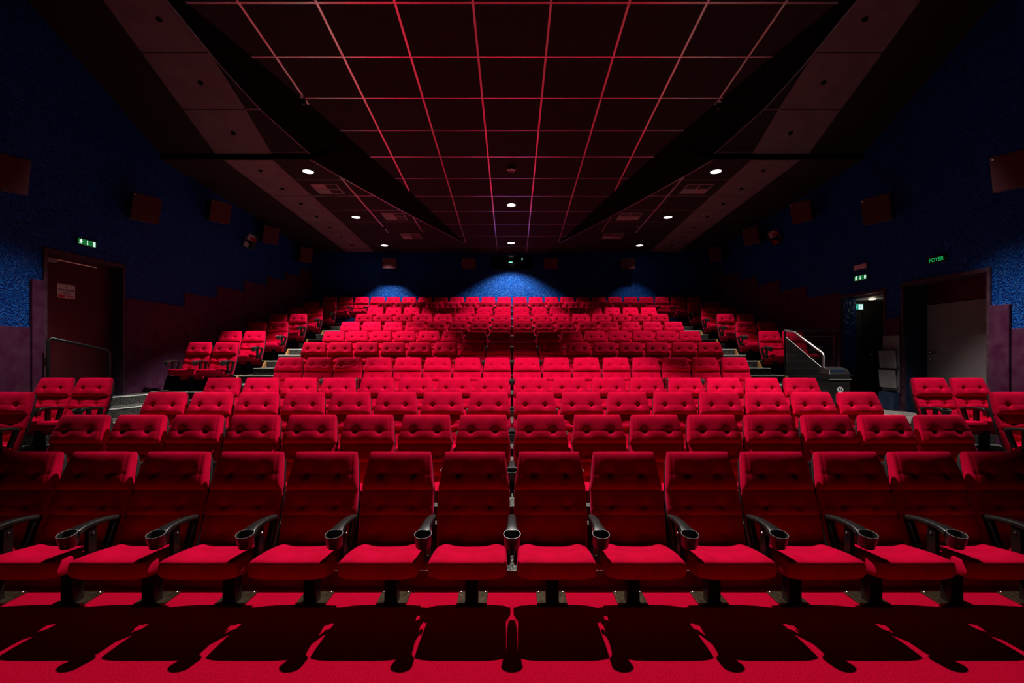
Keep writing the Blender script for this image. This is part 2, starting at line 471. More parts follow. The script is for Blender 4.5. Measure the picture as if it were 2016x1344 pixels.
# ------------------------------------------------------------------ floor, tiers, stairs
FE = [None] + [ROW_D[k - 1] - 0.035 for k in range(1, 12)]      # front edge of each tier
FE[4] = 7.70
WX = 7.30; BACK = 17.9; AX0, AX1 = 4.56, 5.79
struct(MB().box(-WX, WX, -3.0, FE[1], -0.06, 0.0).build('floor', 'carpet_red'), 'red carpet floor in front of the first row')
def topside(f): return 0 if f.normal.z > 0.5 else 1
def sidewood(f): return 0 if f.normal.z > 0.5 else (2 if abs(f.normal.x) > 0.5 else 1)
for k in range(1, 12):
    y1 = FE[k + 1] if k < 11 else BACK
    if k == 11:
        pl = MB().box(-WX, WX, FE[k], y1, -0.06, FL[k])
    else:
        pl = MB().box(-AX0, AX0, FE[k], y1, -0.06, FL[k])
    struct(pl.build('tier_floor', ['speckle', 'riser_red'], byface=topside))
mid = struct(MB().box(-WX, WX, FE[4] - 0.30, FE[4], -0.06, (FL[3] + FL[4]) / 2).build('tier_step', ['speckle', 'speckle'], byface=topside))
for sg in (-1, 1):
    def bx(xa, xb): return (xa, xb) if sg > 0 else (-xb, -xa)
    nm = 'left' if sg < 0 else 'right'
    st = MB(); noz = []
    for k in range(1, 4):
        st.box(*bx(AX0, WX), FE[k], FE[k + 1] if k < 3 else FE[4], -0.06, FL[k])
    for k in range(4, 11):
        y1 = FE[k + 1]; ym = FE[k + 1] - 0.585
        xo = WX if k == 4 else AX1
        st.box(*bx(AX0, xo), FE[k], FE[6] if (k == 4 and sg > 0) else y1, -0.06, FL[k]); noz.append((FE[k], FL[k], xo))
        st.box(*bx(AX0, AX1), ym, y1, FL[k], (FL[k] + FL[k + 1]) / 2); noz.append((ym, (FL[k] + FL[k + 1]) / 2, AX1))
    noz.append((FE[11], FL[11], AX1))
    s = struct(st.build('aisle_stairs', ['speckle_shaded', 'speckle_shaded'], byface=topside), 'grey speckled stairs of the %s aisle' % nm)
    for y, z, xo in noz:
        MB().box(*bx(AX0, xo), y - 0.004, y + 0.035, z - 0.012, z + 0.004).build('nosing', 'white_strip', s)
    for k in range(5, 11):
        if k == 5 and sg > 0: continue
        f0 = 9.88 if k == 5 else FE[k]
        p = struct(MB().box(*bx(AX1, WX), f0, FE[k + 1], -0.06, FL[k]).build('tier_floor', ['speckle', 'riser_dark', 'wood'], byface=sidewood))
        MB().prism([(f0 - 0.34, FL[k - 1] - 0.02), (f0 + 0.02, FL[k - 1] - 0.02), (f0 + 0.02, FL[k] + 0.01), (f0 - 0.04, FL[k] + 0.01)],
                   *bx(AX1 - 0.012, AX1 + 0.012), axis='x').build('stringer_board', 'wood', p)
# landing before the left door and its two angled steps
L6 = FL[5]
ld = struct(MB().prism([(-WX, 7.45), (-7.24, 7.45), (-7.10, 8.55), (-6.86, 9.40), (-6.80, 9.88), (-WX, 9.88)], -0.06, L6).build('door_landing', ['speckle_shaded', 'speckle_shaded'], byface=topside))
l2 = struct(MB().prism([(-7.30, 7.30), (-6.98, 7.30), (-6.70, 8.12), (-6.46, 8.90), (-6.35, 9.88), (-WX, 9.88)], -0.06, (FL[4] + L6) / 2).build('door_step', ['speckle_shaded', 'speckle_shaded'], byface=topside))
def strip(par, pts, z, w=0.03):
    mb = MB()
    for (xa, ya), (xb, yb) in zip(pts[:-1], pts[1:]):
        d = Vector((xb - xa, yb - ya)).normalized(); nrm = Vector((-d.y, d.x))
        a, b = Vector((xa, ya)), Vector((xb, yb))
        q = [a - nrm * 0.004, b - nrm * 0.004, b + nrm * w, a + nrm * w]
        mb.prism([(v.x, v.y) for v in q], z - 0.012, z + 0.004)
    mb.build('nosing', 'white_strip', par)
strip(ld, [(-7.24, 7.45), (-7.10, 8.55), (-6.86, 9.40), (-6.80, 9.88)], L6)
strip(l2, [(-6.98, 7.30), (-6.70, 8.12), (-6.46, 8.90), (-6.35, 9.88)], (FL[4] + L6) / 2)
pl6 = [o for o in COL.objects if o.name.startswith('tier_floor')]
n6 = MB().box(-WX, -AX1, 9.876, 9.915, L6 - 0.012, L6 + 0.004).build('nosing', 'white_strip', ld)
struct(MB().box(6.05, WX, 7.70, 11.3, FL[4], FL[4] + 0.004).build('floor_entrance', 'stone_floor'), 'grey floor before the right doors')

# ------------------------------------------------------------------ walls
TOP = 9.0
def wall_x(name, x0, x1, holes):
    mb = MB(); y = -3.0
    for (ya, yb, za, zb) in holes:
        mb.box(x0, x1, y, ya, -0.06, TOP); mb.box(x0, x1, ya, yb, zb, TOP)
        if za > 0: mb.box(x0, x1, ya, yb, -0.06, za)
        y = yb
    mb.box(x0, x1, y, BACK + 0.3, -0.06, TOP)
    return struct(mb.build(name, 'wallpaper'))
D1 = (7.72, 9.24, L6, 3.38)
D2 = (7.56, 9.19, FL[4], 3.04)
D3 = (9.66, 10.96, FL[4], 3.00)
wl = wall_x('wall_left', -WX - 0.30, -WX, [D1])
wr = wall_x('wall_right', WX, WX + 0.34, [D2, D3])
bw = MB()
WN0, WN1, WZ0, WZ1 = -0.77, 0.78, CZ + (HZ - 529.7) / F * BACK, CZ + (HZ - 501) / F * BACK
bw.box(-WX - 0.3, WN0, BACK, BACK + 0.25, -0.06, 7.0); bw.box(WN1, WX + 0.3, BACK, BACK + 0.25, -0.06, 7.0)
bw.box(WN0, WN1, BACK, BACK + 0.25, -0.06, WZ0); bw.box(WN0, WN1, BACK, BACK + 0.25, WZ1, 7.0)
struct(bw.build('wall_back', 'wallpaper'))
# wainscot panels: one per tier, stepping up with the rows
tn = 1
def wains(sg, y0, y1, z0, z1, th=0.025):
    global tn
    xa, xb = (WX - th, WX + 0.001) if sg > 0 else (-WX - 0.001, -WX + th)
    o = struct(MB().box(xa, xb, y0 + 0.004, y1 - 0.004, z0, z1).build('trim_%d' % tn, 'purple', bevel=0.003, seg=1)); tn += 1
    return o
ys = [10.98, 12.21, 13.44, 14.67, 15.85, 17.0, 17.9]
wains(-1, -2.9, 7.46, 0.0, 2.13); wains(-1, 7.46, 7.66, 0.38, 2.86, 0.05)
wains(-1, 9.30, 10.98, FL[5], 2.77)
wains(1, -2.9, 7.2, 0.0, 2.10); wains(1, 7.2, 7.50, 0.38, 2.46, 0.05)
wains(1, 9.25, 9.60, FL[4], 2.40, 0.05)
for k in range(6):
    for sg in (-1, 1): wains(sg, ys[k], ys[k + 1], FL[min(11, 5 + k)], 3.08 + 0.315 * k)

# ------------------------------------------------------------------ ceiling
def interp(tab, d):
    tab = sorted(tab)
    if d <= tab[0][0]: return tab[0][1]
    for (a, va), (b, vb) in zip(tab[:-1], tab[1:]):
        if d <= b: return va + (vb - va) * (d - a) / (b - a)
    return tab[-1][1]
XC = [(-3, 7.0), (3, 5.6), (6.6, 4.40), (8.16, 3.91), (8.83, 3.71), (9.79, 3.41), (12.6, 2.63), (16.7, 1.63), (17.9, 1.25)]
XS = [(-3, 7.2), (3, 6.0), (7.4, 5.2), (8.43, 4.97), (9.24, 4.71), (10.24, 4.20), (11.13, 3.88), (13.46, 2.99), (16.69, 1.63), (17.9, 1.25)]
EXTRA = 693 - 695        # heights below were measured against an eye level of 695
def zc(D): return CZ + 5.36 - (788 - HZ) / F * D
def zs(D, front=None):
    if front is None: front = D < 10.265
    if front: return CZ + 8.44 - (1103 - HZ) / F * max(D, 6.0)
    return CZ + 4.50 - (740 - HZ) / F * D
def slab(mb, polys, th=0.04):
    """polys: lists of (x,y,z) undersides; extruded upward"""
    for p in polys:
        n = len(p)
        mb.add([v for v in p] + [(v[0], v[1], v[2] + th) for v in p],
               [tuple(range(n)), tuple(range(2 * n - 1, n - 1, -1))] + [(i, i + n, (i + 1) % n + n, (i + 1) % n) for i in range(n)])
Ds = sorted(set([-3.0, 3.0, 6.0, 6.6, 7.4, 8.16, 8.43, 8.83, 9.24, 9.79, 10.265, 11.13, 12.6, 13.46, 15, 16.69, 17.9]))
ce = MB()
for a, b in zip(Ds[:-1], Ds[1:]):
    slab(ce, [[(-interp(XC, a), a, zc(a)), (interp(XC, a), a, zc(a)), (interp(XC, b), b, zc(b)), (-interp(XC, b), b, zc(b))]])
ceil = struct(ce.build('ceiling', 'tile'), 'black tiled middle ceiling with light grid')
T = 1.0514; W = 0.016
def dmax(tab, x):
    lo, hi = -3.0, 17.9
    for _ in range(50):
        m_ = (lo + hi) / 2
        if interp(tab, m_) > x: lo = m_
        else: hi = m_
    return lo
def cbar(mb, p, q, w, zoff=0.012, mi=0):
    """flat bar along p->q hanging just under a ceiling plane"""
    p, q = Vector(p), Vector(q); d = (q - p).normalized(); sx = Vector((0, 0, 1)).cross(d).normalized() * w
    dn = Vector((0, 0, -zoff)); up_ = Vector((0, 0, 0.01))
    vs = [p - sx + up_, p + sx + up_, q + sx + up_, q - sx + up_, p - sx + dn, p + sx + dn, q + sx + dn, q - sx + dn]
    mb.add(vs, [(0, 1, 2, 3), (4, 7, 6, 5), (0, 4, 5, 1), (1, 5, 6, 2), (2, 6, 7, 3), (3, 7, 4, 0)], mi)
gr = MB()
for n in range(-4, 11):
    d = 6.645 + T * n; x = interp(XC, d)
    cbar(gr, (-x, d, zc(d)), (x, d, zc(d)), W)
for k in range(-4, 5):
    x = (k + 0.5) * T
    d1 = dmax(XC, abs(x))
    if d1 > 3: cbar(gr, (x, 2.4, zc(2.4)), (x, d1, zc(d1)), W)
gr.build('ceiling_grid', 'tbar', ceil)
for sg in (-1, 1):
    nm = 'left' if sg < 0 else 'right'
    so = MB(); fa = MB(); outer = MB()
    for a, b in zip(Ds[:-1], Ds[1:]):
        fr = b <= 10.27
        za, zb = zs(a, fr), zs(b, fr)
        slab(so, [[(sg * interp(XS, a), a, za), (sg * max(4.97, interp(XS, a)), a, za), (sg * max(4.97, interp(XS, b)), b, zb), (sg * interp(XS, b), b, zb)]])
        slab(outer, [[(sg * 6.02, a, za), (sg * 7.6, a, za), (sg * 7.6, b, zb), (sg * 6.02, b, zb)]] if a >= 3 else [[(sg * max(4.97, interp(XS, a)), a, za), (sg * 7.6, a, za), (sg * 7.6, b, zb), (sg * max(4.97, interp(XS, b)), b, zb)]])
        fa.add([(sg * interp(XC, a), a, zc(a) - 0.002), (sg * interp(XS, a), a, za + 0.001), (sg * interp(XS, b), b, zb + 0.001), (sg * interp(XC, b), b, zc(b) - 0.002),
                (sg * interp(XC, a), a, zc(a) + 0.03), (sg * interp(XS, a), a, za + 0.03), (sg * interp(XS, b), b, zb + 0.03), (sg * interp(XC, b), b, zc(b) + 0.03)],
               [(0, 1, 2, 3), (4, 7, 6, 5), (0, 3, 7, 4), (1, 5, 6, 2)])
    stp = 10.265
    fa.box(*((4.2, 7.3) if sg > 0 else (-7.3, -4.2)), stp - 0.01, stp + 0.02, zs(stp, False), zs(stp, True) + 0.03)
    s = struct(so.build('ceiling_' + nm, 'tile'), 'black tiled %s side ceiling with lamps and vents' % nm)
    fa.build('bulkhead', 'fascia', s); outer.build('ceiling_edge', 'tile', s)
    # light bars of the soffit
    g2 = MB(); seams = [972 * 4.5 / (740 - y) for y in (353.6, 385.2, 413.3, 436.2, 456.5, 473.7)]
    for d in seams[:4]:
        cbar(g2, (sg * interp(XS, d), d, zs(d)), (sg * 4.95, d, zs(d)), 0.014)
    d = 10.20; cbar(g2, (sg * interp(XS, d), d, zs(d, True)), (sg * 5.0, d, zs(d, True)), 0.016)
    d = 9.24; cbar(g2, (sg * interp(XS, d), d, zs(d, True)), (sg * 5.0, d, zs(d, True)), 0.014)
    cbar(g2, (sg * 3.88, 11.15, zs(11.15)), (sg * 3.88, 15.5, zs(15.5)), 0.018)
    cbar(g2, (sg * 2.80, 14.0, zs(14.0)), (sg * 2.80, 15.4, zs(15.4)), 0.016)
    eds = [(interp(XS, d), d) for d in (10.27, 11.13, 12.3, 13.46, 15, 16.69)]
    for (xa, ya), (xb, yb) in zip(eds[:-1], eds[1:]): cbar(g2, (sg * xa, ya, zs(ya)), (sg * xb, yb, zs(yb)), 0.012)
    eds = [(interp(XS, d), d) for d in (7.4, 8.43, 9.24, 10.24)]
    for (xa, ya), (xb, yb) in zip(eds[:-1], eds[1:]): cbar(g2, (sg * xa, ya, zs(ya, True)), (sg * xb, yb, zs(yb, True)), 0.010)
    g2.build('ceiling_grid', 'tbar', s)
    g3 = MB()
    for x in (2.80, 3.88, 1.75):
        d0 = max(15.5, dmax(XS, x)); cbar(g3, (sg * x, d0, zs(d0)), (sg * x, 17.85, zs(17.85)), 0.014, 0.004)
    for d in seams[4:] + [17.4]: cbar(g3, (sg * interp(XS, d), d, zs(d)), (sg * 4.95, d, zs(d)), 0.008, 0.004)
    for d in seams: cbar(g3, (sg * 6.03, d, zs(d)), (sg * 7.28, d, zs(d)), 0.008, 0.004)
    g3.build('ceiling_joint', 'tile_gap', s)
    # pale panel band
    bd = [10.275] + seams + [17.45, 17.88]
    runs = [(a, b, False) for a, b in zip(bd[:-1], bd[1:])] + [(9.24, 10.25, True), (8.20, 9.24, True), (7.2, 8.2, True), (6.1, 7.2, True), (5.0, 6.1, True), (3.0, 5.0, True)]
    for a, b, fr in runs:
        g = 0.010; x0, x1 = (4.985, 6.005); xa0 = max(x0, interp(XS, a) + 0.01); xb0 = max(x0, interp(XS, b) + 0.01)
        mb = MB(); aa, bb = a + g, b - g
        slab(mb, [[(sg * xa0, aa, zs(aa, fr) - 0.006), (sg * (x1 + (0.15 if fr else 0)), aa, zs(aa, fr) - 0.006), (sg * (x1 + (0.15 if fr else 0)), bb, zs(bb, fr) - 0.006), (sg * xb0, bb, zs(bb, fr) - 0.006)]], 0.03)
        p = mb.build('ceiling_panel', 'panel', s)
        if a > 6 and b - a > 0.6:
            m_ = (a + b) / 2
            MB().lathe([(0.0, -0.03), (0.035, -0.03), (0.045, -0.01), (0.045, 0.01)], 14, Matrix.Translation((sg * 5.5, m_, zs(m_, fr)))).build('panel_fixing', 'fascia', p, smooth=40)

# ------------------------------------------------------------------ ceiling lamps
def downlight(x, D, z, watts, label, tilt, half=42, blend=0.25, wide=0.0, rad=0.115, aim=(0, 0), soft=0.045):
    t = thing('downlight', label, 'ceiling light', (x, D, z), (tilt, 0, 0), 'round downlights in the ceiling')
    MB().lathe([(rad + 0.005, 0.0), (rad + 0.03, -0.002), (rad + 0.03, -0.010), (rad + 0.004, -0.014), (rad, -0.006), (rad, 0.0)], 28).build('trim_ring', 'black_metal', t, smooth=40)
    MB().lathe([(0.0, -0.007), (rad, -0.007), (rad, -0.001), (0.0, -0.001)], 28).build('lens', 'lamp', t, smooth=30, merge=True)
    ld_ = bpy.data.lights.new('lamp_beam', 'SPOT'); ld_.energy = watts; ld_.spot_size = R(2 * half); ld_.spot_blend = blend
    ld_.shadow_soft_size = soft; ld_.color = (1.0, 0.955, 0.90)
    lo = link('lamp_beam', ld_, t); lo.location = (0, 0, -0.03); lo.rotation_euler = (-tilt + R(aim[0]), R(aim[1]), 0)
    return t
TC = math.atan(-(788 - HZ) / F); TS = math.atan(-(740 - HZ) / F); TFR = math.atan(-(1103 - HZ) / F)
downlight(0, 6.42, zc(6.42) - 0.002, 2450, 'lit round downlight at the top edge of the picture over the front rows', TC, 41, 0.2)
downlight(-0.02, 13.53, zc(13.53) - 0.002, 720, 'lit round downlight in the middle ceiling, nearer than the glaring one', TC, 42, 0.3)
downlight(-0.03, 16.8, zc(16.8) - 0.002, 640, 'lit round downlight in the middle ceiling before the projection window', TC, 56, 0.42)
SIDE_W = {(-1, 0): 1750, (-1, 1): 900, (-1, 2): 540, (1, 0): 650, (1, 1): 620, (1, 2): 110}
for sg in (-1, 1):
    nm = 'left' if sg < 0 else 'right'
    for k, (D, x) in enumerate(((10.85, 4.48), (13.97, 4.41), (17.0, 4.39))):
        downlight(sg * x, D, zs(D) - 0.002, SIDE_W[(sg, k)], 'lit round downlight in the %s side ceiling, %s' % (nm, ('nearest the camera', 'between the two vents', 'closest to the back wall')[k]), TS,
                  (40, 40, 40)[k], (.3, .3, .5)[k], aim=(0, (4, 3, 0)[k] * sg))
    downlight(sg * 5.27, 7.12, zs(7.12, True) - 0.004, 1600 if sg < 0 else 2300, 'lit round downlight at the top of the picture in the %s side ceiling' % nm, TFR, 28.5, 0.5)

# ------------------------------------------------------------------ vents, detectors
def vent(cx, cy, label):
    z = zs(cy) - 0.003
    t = thing('air_vent', label, 'vent', (cx, cy, z), (TS, 0, 0), 'square air vents in the side ceilings')
    h = 0.31
    fr = MB()
    for a, b, c, d in ((-h, h, -h, -h + .025), (-h, h, h - .025, h), (-h, -h + .025, -h, h), (h - .025, h, -h, h), (-.012, .012, -h, h), (-h, h, -.012, .012)): fr.box(a, b, c, d, -0.018, 0.002)
    fr.build('frame', 'grill_grey', t)
    MB().box(-h + .01, h - .01, -h + .01, h - .01, -0.002, 0.006).build('backing', 'black', t)
    for i, (qx, qy) in enumerate(((-1, -1), (1, 1), (-1, 1), (1, -1))):
        mb = MB(); q0 = 0.018; L = h - 0.03
        for k in range(9):
            c = q0 + (k + .5) * (L - q0) / 9
            if i < 2:
                m_ = Matrix.Translation((qx * c, qy * (q0 + L) / 2, -0.008)) @ Matrix.Rotation(R(40 * qx), 4, 'Y')
                mb.box(-0.012, 0.012, -(L - q0) / 2, (L - q0) / 2, -0.001, 0.001, mtx=m_)
            else:
                m_ = Matrix.Translation((qx * (q0 + L) / 2, qy * c, -0.008)) @ Matrix.Rotation(R(-40 * qy), 4, 'X')
                mb.box(-(L - q0) / 2, (L - q0) / 2, -0.012, 0.012, -0.001, 0.001, mtx=m_)
        mb.build('slats', 'grill_grey', t)
for sg, nm in ((-1, 'left'), (1, 'right')):
    for (x, y, w) in ((4.42, 11.85, 'nearest the camera'), (3.30, 13.9, 'middle one of three'), (3.24, 15.85, 'closest to the back wall')):
        vent(sg * x, y, 'square slatted air vent in the %s side ceiling, %s' % (nm, w))

dz = zc(11.35)
t = thing('ceiling_dome', 'small dome fixture with pink facets under the middle ceiling', 'ceiling fixture', (-0.015, 11.35, dz - 0.003), (TC, 0, 0))
MB().lathe([(0.0, 0.0), (0.10, 0.0), (0.105, -0.05), (0.095, -0.075), (0.0, -0.075)], 24).build('housing', 'black_plastic', t, smooth=40)
mb = MB()
for k in range(6):
    a0, a1 = R(60 * k + 6), R(60 * k + 54)
    mb.add([(0.098 * math.cos(a0), 0.098 * math.sin(a0), -0.075), (0.098 * math.cos(a1), 0.098 * math.sin(a1), -0.075), (0.03 * math.cos(a1), 0.03 * math.sin(a1), -0.125), (0.03 * math.cos(a0), 0.03 * math.sin(a0), -0.125)], [(0, 1, 2, 3)])
mb.build('facets', 'pink_lens', t)
MB().lathe([(0.0, -0.07), (0.085, -0.07), (0.03, -0.128), (0.0, -0.128)], 18).build('core', 'black_plastic', t, smooth=30)
mb = MB()
for sx in (-1, 1): mb.tube([(sx * 0.135, 0, -0.01), (sx * 0.118, 0, -0.012), (sx * 0.112, 0, -0.06)], 0.006, 6)
mb.build('clip', 'steel', t)
for (px, py, tab, sg, lab) in ((597, 193, 'c', 0, 'small black sensor with white tip on the grid, left edge of middle ceiling'), (1414, 202, 'c', 0, 'small black sensor on the grid, right edge of middle ceiling'),
                          (755, 446, 's', 0, 'small black sensor above the starry lamp of the left side ceiling'), (1253, 447, 's', 0, 'small black sensor above the far lamp of the right side ceiling')):
    D = 972 * 5.36 / (788 - py) if tab == 'c' else 972 * 4.5 / (740 - py)
    z = zc(D) if tab == 'c' else zs(D)
    t = thing('ceiling_sensor', lab, 'sensor', ((px - 1008) / F * D, D, z - 0.012), (0, 0, 0), 'small sensors on the ceiling grids')
    MB().lathe([(0.0, -0.11), (0.03, -0.105), (0.045, -0.07), (0.045, 0.0), (0.0, 0.0)], 16).build('housing', 'black_plastic', t, smooth=40)
    MB().lathe([(0.0, 0.012), (0.022, 0.012), (0.022, -0.02), (0.0, -0.02)], 12, Matrix.Translation((0, -0.07, 0)) ).build('tip', 'white', t, smooth=40)
    MB().box(-0.012, 0.012, -0.075, 0.0, -0.012, 0.003).build('arm', 'black_plastic', t)

# ------------------------------------------------------------------ speakers
def speaker(px, py, D, yaw, tilt, wid, hei, label, dep=0.26):
    c = at(px, py, D)
    t = thing('wall_speaker', label, 'speaker', c, (R(tilt), 0, R(yaw)), 'black cinema speakers on the walls')
    w, h = wid / 2, hei / 2
    mb = MB()
    mb.add([(-w, -dep / 2, -h), (w, -dep / 2, -h), (w, -dep / 2, h), (-w, -dep / 2, h), (-w * .8, dep / 2, -h * .9), (w * .8, dep / 2, -h * .9), (w * .8, dep / 2, h * .9), (-w * .8, dep / 2, h * .9)],
           [(0, 1, 2, 3), (7, 6, 5, 4), (0, 4, 5, 1), (1, 5, 6, 2), (2, 6, 7, 3), (3, 7, 4, 0)])
    mb.build('cabinet', 'black_plastic', t, bevel=0.01)
    MB().box(-w + 0.012, w - 0.012, -dep / 2 - 0.012, -dep / 2 + 0.002, -h + 0.012, h - 0.012).build('grille', 'speaker_cloth', t, bevel=0.005)
    MB().box(-w + 0.03, -w + 0.052, -dep / 2 - 0.016, -dep / 2 - 0.010, h - 0.055, h - 0.035).build('badge', 'white', t)
    return t, c
def bracket(t, c, wallx):
    inv = (Matrix.Translation(c) @ t.rotation_euler.to_matrix().to_4x4()).inverted()
    a = Vector((wallx, c.y + 0.05, c.z + 0.02))
    mb = MB(); mb.tube([inv @ c, inv @ a], 0.02, 8)
    p = Vector((wallx, c.y + 0.05, c.z + 0.02))
    mb.tube([inv @ (p + Vector((0.0, 0, 0))), inv @ (p + Vector((math.copysign(0.02, -wallx), 0, 0)))], 0.06, 8)
    mb.build('bracket', 'black_metal', t)
WORD = ('nearest the camera', 'above the door', 'second from the door', 'third from the door', 'closest to the back wall')
for sg, nm in ((-1, 'left'), (1, 'right')):
    pts = [(3, 338, 6.75), (281, 409, 9.35), (428, 416, 11.7), (528, 462, 14.3), (598, 501, 16.7)] if sg < 0 else \
          [(2006, 333, 6.75), (1732, 411, 9.35), (1583, 416, 11.7), (1484, 464, 14.3), (1413, 500, 16.7)]
    for i, (px, py, D) in enumerate(pts):
        t, c = speaker(px, py, D, 62 if sg < 0 else -62, 14, 0.50, 0.50, 'black wall speaker high on the %s wall, %s' % (nm, WORD[i]))
        bracket(t, c, -WX if sg < 0 else WX)
for px, py, lab in ((768, 518, 'between window and left corner'), (924, 518.5, 'just left of the projection window'), (1084, 518, 'just right of the projection window'), (1235, 519, 'dim one near the right corner')):
    t, c = speaker(px, py, 17.6, 0, 10, 0.50, 0.38, 'black speaker on the back wall, ' + lab)
    mb = MB().box(-0.05, 0.05, 0.10, 0.19, -0.05, 0.05); mb.build('bracket', 'black_metal', t)

# emergency floodlights, tilted
for px, py, D, sg, lab in ((494, 475, 13.4, -1, 'tilted emergency floodlight on the left wall with pale reflector'), (1524, 467, 13.4, 1, 'tilted emergency floodlight on the right wall with painted red reflection')):
    c = at(px, py, D)
    t = thing('floodlight', lab, 'floodlight', c, (R(12), R(-28 if sg > 0 else 28), R(20 * -sg)))
    MB().box(-0.12, 0.12, -0.06, 0.10, -0.20, 0.20).build('housing', 'black_metal', t, bevel=0.012)
    mb = MB()
    for a, b, c1, d in ((-.12, .12, -.20, -.188), (-.12, .12, .188, .20), (-.12, -.108, -.2, .2), (.108, .12, -.2, .2)): mb.box(a, b, -0.068, -0.058, c1, d)
    mb.build('bezel', 'grill_grey' if sg < 0 else 'red_reflection', t)
    MB().box(-0.095, 0.06, -0.066, -0.058, 0.015, 0.17).build('reflector', 'white', t)
    MB().box(-0.03, 0.10, -0.072, -0.066, 0.03, 0.13).build('lens', 'red_reflection', t)  # red patch painted as a reflection in the glass face
    MB().prism([(-0.10, -0.18), (0.02, -0.18), (0.015, -0.10), (-0.05, -0.05), (-0.10, -0.06)], -0.066, -0.058, axis='y').build('lower_reflector', 'white' if sg < 0 else 'red_reflection', t)
    inv = (Matrix.Translation(at(px, py, D)) @ t.rotation_euler.to_matrix().to_4x4()).inverted()
    c = at(px, py, D)
    MB().tube([inv @ c, inv @ Vector((sg * WX, c.y + 0.05, c.z + 0.03))], 0.018, 8).build('bracket', 'black_metal', t)

# ------------------------------------------------------------------ signs
def man(mb, ox, oz, s, y0, y1):
    """running figure, about 1 unit high"""
    def disc(cx, cz, r): mb.prism([(ox + s * (cx + r * math.cos(R(a))), oz + s * (cz + r * math.sin(R(a)))) for a in range(0, 360, 36)], y0, y1, axis='y')
    def limb(pts, w):
        for (ax, az), (bx_, bz) in zip(pts[:-1], pts[1:]):
            d = Vector((bx_ - ax, bz - az)).normalized(); n = Vector((-d.y, d.x)) * w / 2; e = d * w * .3
            q = [(ax - e.x + n.x, az - e.y + n.y), (ax - e.x - n.x, az - e.y - n.y), (bx_ + e.x - n.x, bz + e.y - n.y), (bx_ + e.x + n.x, bz + e.y + n.y)]
            mb.prism([(ox + s * a, oz + s * b) for a, b in q], y0, y1, axis='y')
    disc(0.13, 0.42, 0.10)
    limb([(0.05, 0.26), (-0.03, -0.02)], 0.18)
    limb([(0.0, -0.02), (0.17, -0.14), (0.13, -0.42)], 0.11)
    limb([(-0.05, -0.02), (-0.14, -0.28), (-0.36, -0.30)], 0.11)
    limb([(0.08, 0.24), (0.24, 0.08), (0.36, 0.14)], 0.08)
    limb([(0.02, 0.26), (-0.20, 0.24), (-0.28, 0.04)], 0.08)
def exit_sign(loc, rz, label, w=0.35, h=0.095):
    t = thing('exit_sign', label, 'exit sign', loc, (0, 0, rz))
    MB().box(-w / 2 - 0.02, w / 2 + 0.02, -0.03, 0.0, -h / 2 - 0.012, h / 2 + 0.012).build('housing', 'black_plastic', t, bevel=0.004)
    MB().box(-w / 2, w / 2, -0.034, -0.028, -h / 2, h / 2).build('panel', 'green_lit', t)
    mb = MB(); man(mb, -w * 0.36, 0, h * 0.95, -0.037, -0.033)
    mb.box(-0.007, 0.007, -0.037, -0.033, -h * .22, h * .42); mb.prism([(-0.018, -h * .2), (0.018, -h * .2), (0, -h * .44)], -0.037, -0.033, axis='y')
    mb.box(w * .34, w * .455, -0.037, -0.033, -h * .45, h * .42)
    mb.build('pictogram', 'white_lit', t)
    mb = MB()
    for sx in (-1, 1): mb.lathe([(0.0, 0.0), (0.006, 0.0), (0.006, 0.006)], 8, Matrix.Translation((sx * (w / 2 + 0.012), -0.034, -0.01)) @ Matrix.Rotation(R(90), 4, 'X'))
    mb.build('screw', 'steel', t)
    return t
c = at(169, 477.5, 8.43); exit_sign((-WX, 8.45, c.z), R(90), 'lit green exit sign with running man above the dark left door')
c = at(1697.5, 546.5, 10.3); exit_sign((WX, 10.3, c.z), R(-90), 'lit green exit sign with running man under the pinkish lamp box')
c = at(1697.5, 525, 10.3)
t = thing('emergency_lamp', 'unlit pinkish emergency lamp box above the right exit sign', 'emergency lamp', (WX, 10.3, c.z), (0, 0, R(-90)))
MB().box(-0.19, 0.19, -0.02, 0.006, -0.06, 0.06).build('housing', 'black_plastic', t, bevel=0.004)
MB().box(-0.17, 0.17, -0.06, -0.018, -0.048, 0.048).build('cover', 'pink_lens', t, bevel=0.012)
c = at(1848, 510.5, 8.46)
t = thing('foyer_sign', 'dark sign reading FOYER in green letters over the grey door', 'sign', (WX, 8.46, c.z), (0, 0, R(-90)))
MB().box(-0.20, 0.20, -0.03, 0.0, -0.065, 0.065).build('housing', 'black', t, bevel=0.004)
cu = bpy.data.curves.new('lettering', 'FONT'); cu.body = 'FOYER'; cu.size = 0.098; cu.align_x = 'CENTER'; cu.align_y = 'CENTER'; cu.extrude = 0.0015
cu.materials.append(M['foyer_lit']); o = link('lettering', cu, t); o.location = (0, -0.033, -0.004); o.rotation_euler = (R(90), 0, 0)
mb = MB()
for sx in (-1, 1): mb.lathe([(0.0, 0.0), (0.006, 0.0), (0.006, 0.006)], 8, Matrix.Translation((sx * 0.178, -0.036, 0)) @ Matrix.Rotation(R(90), 4, 'X'))
mb.build('screw', 'white', t)

